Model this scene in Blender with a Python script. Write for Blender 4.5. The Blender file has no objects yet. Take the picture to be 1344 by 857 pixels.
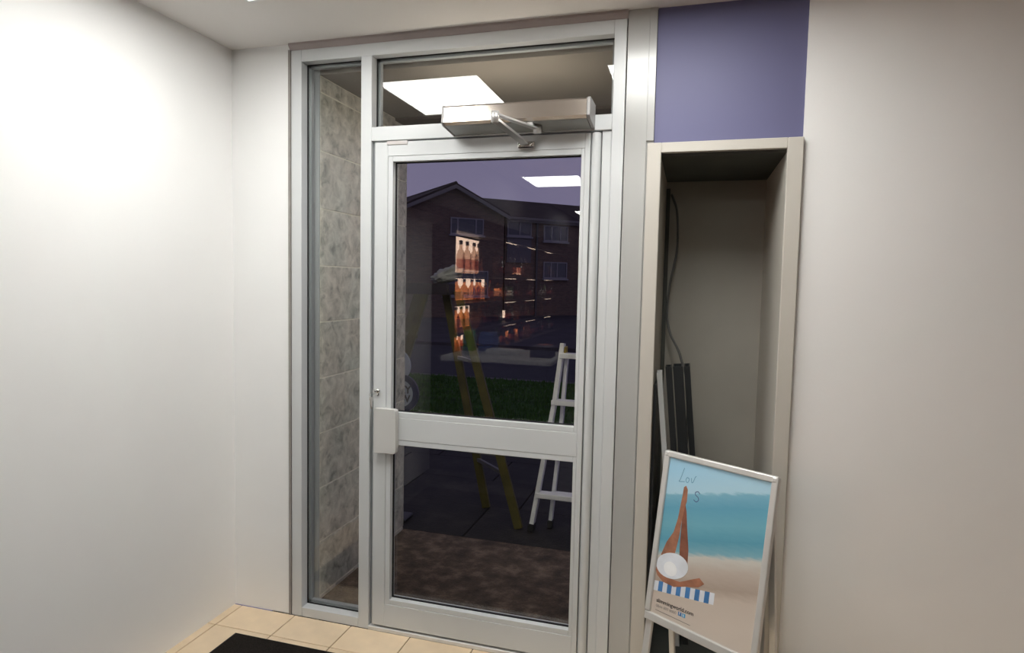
import bpy, bmesh, math, random
from mathutils import Vector, Matrix
random.seed(7)
scene = bpy.context.scene
COL = scene.collection

# ------------------------------------------------------------------ camera
YAW, PITCH, ROLL, FPX = -0.2920, -0.0667, 0.0191, 857.94
CAM = Vector((1.6521, -2.4607, 1.4978))
fwd = Vector((math.sin(YAW) * math.cos(PITCH), math.cos(YAW) * math.cos(PITCH), math.sin(PITCH)))
r0 = Vector((math.cos(YAW), -math.sin(YAW), 0))
u0 = r0.cross(fwd)
r1 = r0 * math.cos(ROLL) + u0 * math.sin(ROLL)
u1 = -r0 * math.sin(ROLL) + u0 * math.cos(ROLL)
cam_data = bpy.data.cameras.new('camera')
cam = bpy.data.objects.new('camera', cam_data)
COL.objects.link(cam)
M = Matrix.Identity(4)
for i in range(3):
    M[i][0], M[i][1], M[i][2], M[i][3] = r1[i], u1[i], -fwd[i], CAM[i]
cam.matrix_world = M
cam_data.sensor_fit = 'HORIZONTAL'
cam_data.sensor_width = 36
cam_data.lens = FPX / 1344 * 36
cam_data.shift_x = (672 - 646.5) / 1344
cam_data.clip_start = 0.02
cam_data.clip_end = 400
scene.camera = cam

# ------------------------------------------------------------------ world: dusk sky
world = bpy.data.worlds.new('dusk_sky')
scene.world = world
world.use_nodes = True
wn = world.node_tree
wn.nodes.clear()
w_out = wn.nodes.new('ShaderNodeOutputWorld')
w_bg = wn.nodes.new('ShaderNodeBackground')
w_tc = wn.nodes.new('ShaderNodeTexCoord')
w_sep = wn.nodes.new('ShaderNodeSeparateXYZ')
w_ramp = wn.nodes.new('ShaderNodeValToRGB')
w_ramp.color_ramp.elements[0].position = 0.0
w_ramp.color_ramp.elements[0].color = (0.200, 0.178, 0.290, 1)
w_ramp.color_ramp.elements[1].position = 1.0
w_ramp.color_ramp.elements[1].color = (0.120, 0.115, 0.240, 1)
w_noise = wn.nodes.new('ShaderNodeTexNoise')
w_noise.inputs['Scale'].default_value = 2.2
w_noise.inputs['Detail'].default_value = 3
w_mix = wn.nodes.new('ShaderNodeMixRGB')
w_mix.inputs['Color2'].default_value = (0.200, 0.180, 0.260, 1)
w_mul = wn.nodes.new('ShaderNodeMath')
w_mul.operation = 'MULTIPLY'
w_mul.inputs[1].default_value = 0.4
wn.links.new(w_tc.outputs['Generated'], w_sep.inputs[0])
wn.links.new(w_sep.outputs['Z'], w_ramp.inputs[0])
wn.links.new(w_tc.outputs['Generated'], w_noise.inputs['Vector'])
wn.links.new(w_noise.outputs['Fac'], w_mul.inputs[0])
wn.links.new(w_mul.outputs[0], w_mix.inputs['Fac'])
wn.links.new(w_ramp.outputs[0], w_mix.inputs['Color1'])
wn.links.new(w_mix.outputs[0], w_bg.inputs['Color'])
w_bg.inputs['Strength'].default_value = 1.0
wn.links.new(w_bg.outputs[0], w_out.inputs['Surface'])

scene.view_settings.view_transform = 'Standard'
scene.view_settings.look = 'None'
scene.view_settings.exposure = 0.0
scene.view_settings.gamma = 1.0
scene.view_settings.use_curve_mapping = False
PANEL_EMIT = 16.0          # ceiling LED panels
PORCH_FILL_EMIT = 32.0          # strip light added out of view to brighten the porch

# ------------------------------------------------------------------ helpers
def nodes_of(m):
    return m.node_tree.nodes, m.node_tree.links

def mat(name, col, rough=0.5, metal=0.0, spec=0.5, noise=0.0, nscale=8.0, bump=0.0, bscale=60.0,
        stretch=(1, 1, 1), rnd=0.0, coat=0.0):
    """procedural principled material: colour with a soft noise variation, optional fine bump, per-object tint"""
    m = bpy.data.materials.new(name)
    m.use_nodes = True
    N, L = nodes_of(m)
    b = N['Principled BSDF']
    b.inputs['Roughness'].default_value = rough
    b.inputs['Metallic'].default_value = metal
    b.inputs['Specular IOR Level'].default_value = spec
    b.inputs['Coat Weight'].default_value = coat
    tc = N.new('ShaderNodeTexCoord')
    mp = N.new('ShaderNodeMapping')
    mp.inputs['Scale'].default_value = stretch
    L.new(tc.outputs['Object'], mp.inputs['Vector'])
    n = N.new('ShaderNodeTexNoise')
    n.inputs['Scale'].default_value = nscale
    n.inputs['Detail'].default_value = 5
    L.new(mp.outputs[0], n.inputs['Vector'])
    rp = N.new('ShaderNodeValToRGB')
    rp.color_ramp.elements[0].position = 0.3
    rp.color_ramp.elements[1].position = 0.7
    a = [max(0, c * (1 - noise)) for c in col]
    c2 = [min(1, c * (1 + noise)) for c in col]
    rp.color_ramp.elements[0].color = (*a, 1)
    rp.color_ramp.elements[1].color = (*c2, 1)
    L.new(n.outputs['Fac'], rp.inputs[0])
    last = rp.outputs[0]
    if rnd > 0:
        oi = N.new('ShaderNodeObjectInfo')
        mr = N.new('ShaderNodeMapRange')
        mr.inputs['To Min'].default_value = 1 - rnd
        mr.inputs['To Max'].default_value = 1 + rnd
        L.new(oi.outputs['Random'], mr.inputs['Value'])
        hs = N.new('ShaderNodeHueSaturation')
        L.new(mr.outputs[0], hs.inputs['Value'])
        L.new(last, hs.inputs['Color'])
        last = hs.outputs[0]
    L.new(last, b.inputs['Base Color'])
    if bump > 0:
        n2 = N.new('ShaderNodeTexNoise')
        n2.inputs['Scale'].default_value = bscale
        n2.inputs['Detail'].default_value = 4
        L.new(mp.outputs[0], n2.inputs['Vector'])
        bp = N.new('ShaderNodeBump')
        bp.inputs['Strength'].default_value = bump
        bp.inputs['Distance'].default_value = 0.01
        L.new(n2.outputs['Fac'], bp.inputs['Height'])
        L.new(bp.outputs[0], b.inputs['Normal'])
    return m

def emit(name, col, strength):
    m = bpy.data.materials.new(name)
    m.use_nodes = True
    N, L = nodes_of(m)
    N.clear()
    o = N.new('ShaderNodeOutputMaterial')
    e = N.new('ShaderNodeEmission')
    e.inputs['Color'].default_value = (*col, 1)
    e.inputs['Strength'].default_value = strength
    L.new(e.outputs[0], o.inputs['Surface'])
    return m

def glass(name, tint, ior):
    """clear flat glazing: light passes straight through, Fresnel mirror reflection on both faces"""
    m = bpy.data.materials.new(name)
    m.use_nodes = True
    N, L = nodes_of(m)
    N.clear()
    o = N.new('ShaderNodeOutputMaterial')
    t = N.new('ShaderNodeBsdfTransparent')
    t.inputs['Color'].default_value = (*tint, 1)
    g = N.new('ShaderNodeBsdfGlossy')
    g.inputs['Roughness'].default_value = 0.0
    ge = N.new('ShaderNodeNewGeometry')
    mr = N.new('ShaderNodeMapRange')
    mr.inputs['To Min'].default_value = ior
    mr.inputs['To Max'].default_value = 1.0 / ior
    L.new(ge.outputs['Backfacing'], mr.inputs['Value'])
    f = N.new('ShaderNodeFresnel')
    L.new(mr.outputs[0], f.inputs['IOR'])
    x = N.new('ShaderNodeMixShader')
    L.new(f.outputs[0], x.inputs[0])
    L.new(t.outputs[0], x.inputs[1])
    L.new(g.outputs[0], x.inputs[2])
    L.new(x.outputs[0], o.inputs['Surface'])
    return m

MATS = {}
def A(m):
    MATS[m.name] = m
    return m

ALU = A(mat('satin_grey_aluminium', (0.625, 0.64, 0.645), 0.29, 0.0, 0.6, 0.03, 3.0, 0.03, 300))
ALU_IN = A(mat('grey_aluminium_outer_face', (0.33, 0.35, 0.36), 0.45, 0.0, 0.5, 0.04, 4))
GASKET = A(mat('black_rubber_gasket', (0.012, 0.012, 0.013), 0.6, 0, 0.3, 0.2, 40))
POSTM = A(mat('pale_grey_panel', (0.45, 0.45, 0.435), 0.20, 0, 0.8, 0.02, 3))
WHITE = A(mat('white_wall_paint', (0.90, 0.895, 0.885), 0.75, 0, 0.3, 0.012, 3, 0.02, 120))
CEIL = A(mat('off_white_ceiling_paint', (0.76, 0.73, 0.705), 0.85, 0, 0.2, 0.02, 2, 0.02, 160))
BROWNTRIM = A(mat('mauve_brown_trim_paint', (0.40, 0.345, 0.335), 0.6, 0, 0.3, 0.08, 5, 0.03, 120))
LAMIN = A(mat('cream_laminate', (0.57, 0.54, 0.485), 0.4, 0, 0.5, 0.02, 4))
BACKP = A(mat('beige_back_panel', (0.37, 0.35, 0.305), 0.6, 0, 0.4, 0.06, 3, 0.02, 80))
DARKP = A(mat('charcoal_board', (0.075, 0.078, 0.07), 0.7, 0, 0.3, 0.1, 6))
VIOLET = A(mat('blue_violet_gloss_board', (0.140, 0.140, 0.26), 0.5, 0, 0.4, 0.02, 1.5))
STEEL = A(mat('brushed_champagne_steel', (0.60, 0.53, 0.47), 0.17, 0.9, 0.5, 0.02, 20, 0, 60, (1, 30, 30)))
ARMM = A(mat('silver_arm_metal', (0.62, 0.61, 0.60), 0.33, 0.6, 0.5, 0.04, 30))
CHROME = A(mat('polished_chrome', (0.75, 0.74, 0.72), 0.12, 1.0, 0.5, 0.02, 20))
DARKMET = A(mat('dark_grey_plastic', (0.10, 0.095, 0.095), 0.45, 0, 0.5, 0.05, 20))
CLEAR = A(glass('clear_glazing', (0.97, 0.975, 0.97), 1.62))
GROUT = A(mat('pale_tile_grout', (0.85, 0.82, 0.70), 0.8, 0, 0.2, 0.06, 30))
FLOORT = A(mat('beige_ceramic_floor_tile', (0.80, 0.63, 0.435), 0.35, 0, 0.5, 0.07, 9, 0.02, 50, rnd=0.05))
FGROUT = A(mat('dark_floor_grout', (0.17, 0.12, 0.075), 0.85, 0, 0.2, 0.2, 40))
MATM = A(mat('black_brown_coir', (0.018, 0.015, 0.013), 0.95, 0, 0.1, 0.4, 150, 0.6, 400))

def marble_tile():
    m = bpy.data.materials.new('grey_marbled_wall_tile')
    m.use_nodes = True
    N, L = nodes_of(m)
    b = N['Principled BSDF']
    b.inputs['Roughness'].default_value = 0.32
    tc = N.new('ShaderNodeTexCoord')
    oi = N.new('ShaderNodeObjectInfo')
    ad = N.new('ShaderNodeVectorMath')
    ad.operation = 'ADD'
    mu = N.new('ShaderNodeMath'); mu.operation = 'MULTIPLY'; mu.inputs[1].default_value = 37
    L.new(oi.outputs['Random'], mu.inputs[0])
    L.new(tc.outputs['Object'], ad.inputs[0])
    L.new(mu.outputs[0], ad.inputs[1])
    n1 = N.new('ShaderNodeTexNoise')
    n1.inputs['Scale'].default_value = 17; n1.inputs['Detail'].default_value = 10
    n1.inputs['Roughness'].default_value = 0.68; n1.inputs['Distortion'].default_value = 0.5
    L.new(ad.outputs[0], n1.inputs['Vector'])
    rp = N.new('ShaderNodeValToRGB')
    e = rp.color_ramp.elements
    e[0].position = 0.32; e[0].color = (0.24, 0.228, 0.18, 1)
    e[1].position = 0.64; e[1].color = (0.80, 0.75, 0.65, 1)
    k = e.new(0.47); k.color = (0.55, 0.515, 0.435, 1)
    L.new(n1.outputs['Fac'], rp.inputs[0])
    n2 = N.new('ShaderNodeTexNoise'); n2.inputs['Scale'].default_value = 3.5
    L.new(ad.outputs[0], n2.inputs['Vector'])
    r2 = N.new('ShaderNodeValToRGB')
    r2.color_ramp.elements[0].position = 0.42; r2.color_ramp.elements[0].color = (1, 1, 1, 1)
    r2.color_ramp.elements[1].position = 0.75; r2.color_ramp.elements[1].color = (0.88, 0.98, 1.0, 1)
    L.new(n2.outputs['Fac'], r2.inputs[0])
    mx = N.new('ShaderNodeMixRGB'); mx.blend_type = 'MULTIPLY'; mx.inputs['Fac'].default_value = 1
    L.new(rp.outputs[0], mx.inputs[1]); L.new(r2.outputs[0], mx.inputs[2])
    L.new(mx.outputs[0], b.inputs['Base Color'])
    return m
TILE = A(marble_tile())

def stained_concrete(name, c1, c2, c3, sc):
    m = bpy.data.materials.new(name)
    m.use_nodes = True
    N, L = nodes_of(m)
    b = N['Principled BSDF']
    b.inputs['Roughness'].default_value = 0.8
    tc = N.new('ShaderNodeTexCoord')
    oi = N.new('ShaderNodeObjectInfo')
    mu = N.new('ShaderNodeMath'); mu.operation = 'MULTIPLY'; mu.inputs[1].default_value = 19
    L.new(oi.outputs['Random'], mu.inputs[0])
    ad = N.new('ShaderNodeVectorMath'); ad.operation = 'ADD'
    L.new(tc.outputs['Object'], ad.inputs[0]); L.new(mu.outputs[0], ad.inputs[1])
    n = N.new('ShaderNodeTexNoise'); n.inputs['Scale'].default_value = sc; n.inputs['Detail'].default_value = 8
    n.inputs['Roughness'].default_value = 0.7
    L.new(ad.outputs[0], n.inputs['Vector'])
    rp = N.new('ShaderNodeValToRGB'); e = rp.color_ramp.elements
    e[0].position = 0.34; e[0].color = (*c1, 1)
    e[1].position = 0.68; e[1].color = (*c3, 1)
    k = e.new(0.5); k.color = (*c2, 1)
    L.new(n.outputs['Fac'], rp.inputs[0])
    L.new(rp.outputs[0], b.inputs['Base Color'])
    n2 = N.new('ShaderNodeTexNoise'); n2.inputs['Scale'].default_value = 90; n2.inputs['Detail'].default_value = 6
    L.new(ad.outputs[0], n2.inputs['Vector'])
    bp = N.new('ShaderNodeBump'); bp.inputs['Strength'].default_value = 0.5; bp.inputs['Distance'].default_value = 0.01
    L.new(n2.outputs['Fac'], bp.inputs['Height']); L.new(bp.outputs[0], b.inputs['Normal'])
    return m
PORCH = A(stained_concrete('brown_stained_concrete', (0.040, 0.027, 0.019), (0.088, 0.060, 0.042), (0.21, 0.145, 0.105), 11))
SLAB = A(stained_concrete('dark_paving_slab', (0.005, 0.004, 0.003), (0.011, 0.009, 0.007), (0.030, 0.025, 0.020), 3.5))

def link(name, me, m, parent=None):
    o = bpy.data.objects.new(name, me)
    COL.objects.link(o)
    if m is not None and len(me.materials) == 0:
        me.materials.append(m)
    if parent is not None:
        o.parent = parent
    return o

def from_bm(name, bm, m, parent=None, smooth=False):
    bmesh.ops.recalc_face_normals(bm, faces=bm.faces)
    me = bpy.data.meshes.new(name)
    bm.to_mesh(me)
    bm.free()
    if smooth:
        for p in me.polygons:
            p.use_smooth = True
    return link(name, me, m, parent)

def bbox(bm, x0, x1, y0, y1, z0, z1, bev=0.0, seg=1):
    vs = [bm.verts.new((x, y, z)) for x in (x0, x1) for y in (y0, y1) for z in (z0, z1)]
    f = [(0, 1, 3, 2), (4, 6, 7, 5), (0, 4, 5, 1), (2, 3, 7, 6), (0, 2, 6, 4), (1, 5, 7, 3)]
    fs = [bm.faces.new([vs[i] for i in q]) for q in f]
    if bev > 0:
        es = list({e for fc in fs for e in fc.edges})
        bmesh.ops.bevel(bm, geom=es, offset=bev, segments=seg, affect='EDGES', profile=0.5)

def box(name, x0, x1, y0, y1, z0, z1, m, parent=None, bev=0.0, seg=1):
    bm = bmesh.new()
    bbox(bm, x0, x1, y0, y1, z0, z1, bev, seg)
    return from_bm(name, bm, m, parent)

def ring_frame(bm, p, seg):
    return p

def tube_bm(bm, pts, r, seg=10, caps=True):
    pts = [Vector(p) for p in pts]
    rs = r if isinstance(r, (list, tuple)) else [r] * len(pts)
    rings = []
    prev = None
    for i, p in enumerate(pts):
        if i == 0: d = pts[1] - p
        elif i == len(pts) - 1: d = p - pts[i - 1]
        else: d = pts[i + 1] - pts[i - 1]
        d.normalize()
        ref = prev if prev is not None else (Vector((0, 0, 1)) if abs(d.z) < 0.9 else Vector((1, 0, 0)))
        a = (ref - d * ref.dot(d)).normalized()
        b = d.cross(a)
        prev = a
        rings.append([bm.verts.new(p + (a * math.cos(t) + b * math.sin(t)) * rs[i])
                      for t in [2 * math.pi * k / seg for k in range(seg)]])
    for q, s in zip(rings, rings[1:]):
        for k in range(seg):
            bm.faces.new((q[k], q[(k + 1) % seg], s[(k + 1) % seg], s[k]))
    if caps:
        bm.faces.new(rings[0]); bm.faces.new(rings[-1][::-1])

def tube(name, pts, r, m, parent=None, seg=10):
    bm = bmesh.new()
    tube_bm(bm, pts, r, seg)
    return from_bm(name, bm, m, parent, True)

def bar(name, p, q, w, d, m, parent=None, side=None, bev=0.0):
    """rectangular bar from p to q, width w along 'side', depth d across"""
    p, q = Vector(p), Vector(q)
    ax = (q - p).normalized()
    s = Vector(side) if side else (Vector((1, 0, 0)) if abs(ax.x) < 0.9 else Vector((0, 1, 0)))
    s = (s - ax * s.dot(ax)).normalized()
    t = ax.cross(s)
    bm = bmesh.new()
    vs = []
    for e in (p, q):
        for a, b in ((-1, -1), (1, -1), (1, 1), (-1, 1)):
            vs.append(bm.verts.new(e + s * a * w / 2 + t * b * d / 2))
    for f in ((0, 1, 2, 3), (7, 6, 5, 4), (0, 4, 5, 1), (1, 5, 6, 2), (2, 6, 7, 3), (3, 7, 4, 0)):
        bm.faces.new([vs[i] for i in f])
    if bev:
        bmesh.ops.bevel(bm, geom=bm.edges[:], offset=bev, segments=1, affect='EDGES')
    return from_bm(name, bm, m, parent)

def prism(name, poly, axis, a, b, m, parent=None, bev=0.0, seg=1):
    """extrude a polygon; axis 'y': poly is (x,z); 'x': poly is (y,z); 'z': poly is (x,y)"""
    bm = bmesh.new()
    def P(u, v, w):
        return {'y': (u, w, v), 'x': (w, u, v), 'z': (u, v, w)}[axis]
    lo = [bm.verts.new(P(u, v, a)) for u, v in poly]
    hi = [bm.verts.new(P(u, v, b)) for u, v in poly]
    bm.faces.new(lo); bm.faces.new(hi[::-1])
    n = len(poly)
    for i in range(n):
        bm.faces.new((lo[i], lo[(i + 1) % n], hi[(i + 1) % n], hi[i]))
    if bev:
        bmesh.ops.bevel(bm, geom=bm.edges[:], offset=bev, segments=seg, affect='EDGES')
    return from_bm(name, bm, m, parent)

def lathe_mesh(name, prof, seg, mats_idx=None, mats=()):
    bm = bmesh.new()
    rings = [[bm.verts.new((r * math.cos(2 * math.pi * k / seg), r * math.sin(2 * math.pi * k / seg), z)) for k in range(seg)]
             for r, z in prof]
    for i, (q, s) in enumerate(zip(rings, rings[1:])):
        for k in range(seg):
            f = bm.faces.new((q[k], q[(k + 1) % seg], s[(k + 1) % seg], s[k]))
            f.smooth = True
            if mats_idx: f.material_index = mats_idx[i]
    f = bm.faces.new(rings[0]); f2 = bm.faces.new(rings[-1][::-1])
    if mats_idx: f2.material_index = mats_idx[-1]
    bmesh.ops.recalc_face_normals(bm, faces=bm.faces)
    me = bpy.data.meshes.new(name)
    bm.to_mesh(me); bm.free()
    for m in mats: me.materials.append(m)
    return me

def empty(name, loc=(0, 0, 0), rz=0.0):
    o = bpy.data.objects.new(name, None)
    COL.objects.link(o)
    o.empty_display_size = 0.1
    o.location = loc
    o.rotation_euler = (0, 0, rz)
    return o

def tag(o, label, cat, group=None, kind=None):
    o['label'] = label
    o['category'] = cat
    if group: o['group'] = group
    if kind: o['kind'] = kind
    return o

def text_mesh(body, size, m, name, parent, shear=0.0, align='LEFT', bold=0.0):
    cu = bpy.data.curves.new(name + '_curve', 'FONT')
    cu.body = body; cu.size = size; cu.shear = shear; cu.align_x = align; cu.offset = bold
    t = bpy.data.objects.new(name + '_tmp', cu)
    COL.objects.link(t)
    dg = bpy.context.evaluated_depsgraph_get()
    me = bpy.data.meshes.new_from_object(t.evaluated_get(dg))
    bpy.data.objects.remove(t)
    bpy.data.curves.remove(cu)
    me.materials.clear()
    return link(name, me, m, parent)

# ------------------------------------------------------------------ room shell
ZC = 2.487                       # ceiling
XL, XR, YB = -0.30, 3.60, -8.2   # left wall, right wall, back wall
# floor: screed with ceramic tiles near the door
fl = box('floor', XL - .15, XR + .15, YB, 0.0, -0.12, -0.006, FGROUT)
tag(fl, 'beige ceramic tiled shop floor in front of the door', 'floor', kind='structure')
def tile_mesh(w, d):
    bm = bmesh.new()
    bbox(bm, 0, w, 0, d, -0.006, 0.0, 0.0012)
    bmesh.ops.recalc_face_normals(bm, faces=bm.faces)
    me = bpy.data.meshes.new('floor_tile'); bm.to_mesh(me); bm.free()
    me.materials.append(FLOORT)
    return me
TW = 0.279
tm0 = tile_mesh(TW - .004, 0.174); tm1 = tile_mesh(TW - .004, TW - .004)
for j in range(5):
    for i in range(-3, 12):
        x = 0.297 + i * TW
        if x < XL - .28 or x + TW > XR + .15: continue
        y = -0.178 - j * TW
        t = link('tile', tm0 if j == 0 else tm1, None, fl)
        t.location = (x + .002, y + .002, 0)
ro = box('rear_floor', XL - .15, XR + .15, YB, -0.178 - 4 * TW, -0.005, -0.0005, A(mat('dark_rear_flooring', (.06, .052, .045), .5, 0, .4, .1, 4)), fl)

ce = box('ceiling', XL - .15, XR + .15, YB, 0.10, ZC, ZC + .12, CEIL)
tag(ce, 'plain off-white painted ceiling above the door', 'ceiling', kind='structure')
w = box('wall_left', XL - .15, XL, YB, 0.10, 0, ZC, WHITE)
tag(w, 'plain white shop side wall left of the door', 'wall', kind='structure')
w = box('wall_front_left', XL, -0.006, 0.004, 0.16, 0, ZC, WHITE)
tag(w, 'narrow white wall strip beside the sidelight frame', 'wall', kind='structure')
w = box('wall_front_right', 2.0, XR, -0.002, 0.16, 0, ZC, WHITE)
tag(w, 'white wall right of the open display unit', 'wall', kind='structure')
w = box('wall_right', XR, XR + .15, YB, 0.16, 0, ZC, A(mat('brown_wall_panelling', (.13, .10, .085), .7)))
tag(w, 'brown panelled shop side wall far right', 'wall', kind='structure')
w = box('wall_back', XL - .15, XR + .15, YB - .15, YB, 0, ZC, A(mat('grey_back_wall', (0.06, 0.045, 0.04), 0.8)))
tag(w, 'grey rear wall of the shop', 'wall', kind='structure')
w = box('wall_above_door', XL, 2.0, 0.03, 0.16, 2.462, ZC, BROWNTRIM)
tag(w, 'narrow wall strip between the door frame head and ceiling', 'wall', kind='structure')
t = prism('trim_1', [(0.03, 2.4605), (0.03, ZC), (-0.012, ZC), (-0.012, 2.478), (0.004, 2.4605)], 'x', -0.006, 1.402, BROWNTRIM)
tag(t, 'mauve-brown strip between the door frame head and ceiling', 'trim', kind='structure')
t = box('trim_2', -0.012, -0.0015, -0.004, 0.06, 0, 2.462, A(mat('brown_grey_gap_shade', (0.30, 0.275, 0.26), 0.7, 0, .3, .1, 20)))  # brown-grey puts the shaded gap beside the frame into colour
tag(t, 'thin brown strip coloured as the shadow gap left of the frame', 'trim', kind='structure')

bh = box('trim_5', XL, XL + .26, YB, -1.35, 2.03, ZC, A(mat('dark_brown_bulkhead', (.035, .028, .026), .7)))
tag(bh, 'dark brown bulkhead above the bottle shelving', 'bulkhead', kind='structure')
# ------------------------------------------------------------------ aluminium shopfront frame
X_sl, X_sr, X_tl, X_ll, X_gl, X_gr, X_st, X_pr, X_tr, X_R = .0506, .3301, .3788, .3960, .4763, 1.2451, 1.278, 1.317, 1.3548, 1.399
Z_sb, Z_lb, Z_g4, Z_g3, Z_g2, Z_g1, Z_lt, Z_bb, Z_tb, Z_st, Z_T = .0414, .0256, .1454, .815, .9519, 1.9818, 2.0606, 2.0676, 2.1243, 2.4102, 2.46
PX0 = .0785
FD = 0.100                 # frame depth
GY = 0.050                 # glass line of the fixed lights
B = 0.0018
fr = empty('trim_3', (0, 0, 0))
tag(fr, 'light grey aluminium frame around door, sidelight and fanlight', 'door frame', kind='structure')
box('jamb', 0, X_sl, 0, FD, 0, Z_T, ALU, fr, B)
box('jamb', X_tr, X_R, 0, FD, 0, Z_T, ALU, fr, B)
box('mullion', X_sr, X_tl, 0, FD, 0, Z_st + .0005, ALU, fr, B)
box('head', X_sl + .0004, X_tr - .0004, .0006, FD, Z_st, Z_T, ALU, fr, B)
box('transom_bar', X_tl, X_tr - .0004, .0006, FD, Z_bb, Z_tb, ALU, fr, B)
box('sill', X_sl, X_sr, .0006, FD, 0, Z_sb, ALU, fr, B)
box('threshold', X_tl, X_tr, -0.004, FD, 0.0, 0.017, A(mat('pale_aluminium_threshold', (0.72, 0.71, 0.69), 0.4, .2, .5, .05, 20)), fr, 0.002)
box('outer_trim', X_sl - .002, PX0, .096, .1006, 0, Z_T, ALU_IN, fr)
# rebate strip beside the pivot stile
box('door_stop', X_pr + .002, X_tr, .012, FD, .017, Z_bb, ALU, fr, 0.004, 2)
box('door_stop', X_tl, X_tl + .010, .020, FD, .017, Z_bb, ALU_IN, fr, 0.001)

def glazed(name, x0, x1, z0, z1, y, label, parent, bw=.004, gy=.006, outer=True):
    """pane with black gasket line and outer bead; parts hang under 'parent'"""
    box('pane', x0 + .001, x1 - .001, y, y + .006, z0 + .001, z1 - .001, CLEAR, parent)
    bm = bmesh.new()
    for (a, b, c, d) in ((x0, x0 + bw, z0, z1), (x1 - bw, x1, z0, z1), (x0, x1, z0, z0 + bw), (x0, x1, z1 - bw, z1)):
        bbox(bm, a, b, y - gy, y - .0006, c, d)
    from_bm('gasket', bm, GASKET, parent)
    if outer:
        bm = bmesh.new()
        k = .012
        for (a, b, c, d) in ((x0, x0 + k, z0, z1), (x1 - k, x1, z0, z1), (x0, x1, z0, z0 + k), (x0, x1, z1 - k, z1)):
            bbox(bm, a, b, y + .008, y + .03, c, d, .001)
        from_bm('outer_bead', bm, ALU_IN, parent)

w1 = empty('window_1', (0, 0, 0))
tag(w1, 'tall narrow sidelight glazing left of the door', 'window', kind='structure')
glazed('window_1', X_sl, X_sr, Z_sb, Z_st, GY, '', w1)
w2 = empty('window_2', (0, 0, 0))
tag(w2, 'wide fanlight glazing above the door', 'window', kind='structure')
glazed('window_2', X_tl, X_tr, Z_tb, Z_st, GY, '', w2)

# ------------------------------------------------------------------ door leaf
d = empty('door_1', (0, 0, 0))
tag(d, 'light grey aluminium glazed door with a middle rail', 'door', kind='structure')
DY0, DY1, DG = 0.0, 0.052, 0.036
bw = .022                                   # glazing bead width
box('stile', X_ll, X_gl - bw, DY0, DY1, Z_lb, Z_lt, ALU, d, .0015)
box('stile', X_gr + bw * .6, X_st, DY0, DY1, Z_lb, Z_lt, ALU, d, .0015)
box('top_rail', X_gl - bw, X_gr + bw * .6, DY0, DY1, Z_g1 + bw, Z_lt, ALU, d, .0012)
box('middle_rail', X_gl - bw, X_gr + bw * .6, DY0, DY1, Z_g3 + bw, Z_g2 - bw, ALU, d, .0012)
box('bottom_rail', X_gl - bw, X_gr + bw * .6, DY0, DY1, Z_lb, Z_g4 - bw, ALU, d, .0012)
for (z0, z1) in ((Z_g2, Z_g1), (Z_g4, Z_g3)):
    box('glazing_bead', X_gl - bw + .0006, X_gl, .0015, DY1 - .001, z0 - bw + .0006, z1 + bw - .0006, ALU, d, .001)
    box('glazing_bead', X_gr, X_gr + bw * .6 - .0006, .0015, DY1 - .001, z0 - bw + .0006, z1 + bw - .0006, ALU, d, .001)
    box('glazing_bead', X_gl + .0004, X_gr - .0004, .0015, DY1 - .001, z0 - bw + .0006, z0, ALU, d, .001)
    box('glazing_bead', X_gl + .0004, X_gr - .0004, .0015, DY1 - .001, z1, z1 + bw - .0006, ALU, d, .001)
    glazed('door', X_gl, X_gr, z0, z1, DG, '', d, .004, .010, False)
# rounded pivot stile
poly = []
cx, cy, rr = (X_st + X_pr) / 2, .018, (X_pr - X_st) / 2 - .0012
for k in range(13):
    a = math.pi * k / 12
    poly.append((cx + rr * math.cos(a), cy - rr * math.sin(a)))
poly += [(cx - rr, DY1), (cx + rr, DY1)]
o = prism('pivot_stile', poly, 'z', Z_lb, Z_lt, ALU, d)
# top catch plate on the leaf
box('catch_plate', .450, .541, -.004, .004, 2.0485, 2.0635, A(mat('grey_steel_catch', (.52, .49, .47), .4, .3, .5)), d, .001)
# guard plate over the latch: rounded right-hand corners, folded left side
def rrect(x0, x1, z0, z1, r, left=False):
    pts = []
    for (cxx, czz, a0) in ((x1 - r, z1 - r, 0), (x0 + (r if left else .001), z1 - (r if left else .001), 90), (x0 + (r if left else .001), z0 + (r if left else .001), 180), (x1 - r, z0 + r, 270)):
        q = r if (left or a0 in (0, 270)) else .001
        for k in range(5):
            t = math.radians(a0 + 90 * k / 4)
            pts.append((cxx + q * math.cos(t), czz + q * math.sin(t)))
    return pts
gp = prism('guard_plate', rrect(.4135, .513, .783, .969, .012), 'y', -.030, -.002, A(mat('pale_grey_steel_plate', (.60, .59, .57), .4, 0, .5, .02, 6)), d, .0012)
box('plate_rim', .4185, .508, -.002, 0.0, .788, .964, ALU, gp)
# lock cylinder
bm = bmesh.new()
bmesh.ops.create_cone(bm, cap_ends=True, segments=20, radius1=.0085, radius2=.0085, depth=.012, matrix=Matrix.Translation((.419, -.006, 1.038)) @ Matrix.Rotation(math.pi / 2, 4, 'X'))
cyl = from_bm('lock_cylinder', bm, CHROME, d, True)
box('cylinder_skirt', .4145, .4235, -.010, 0, 1.017, 1.036, CHROME, cyl, .002)
# hinge line gaps are real; weather strip at leaf bottom
box('weather_strip', X_ll + .004, X_st, .012, .040, .018, Z_lb, GASKET, d)

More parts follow.
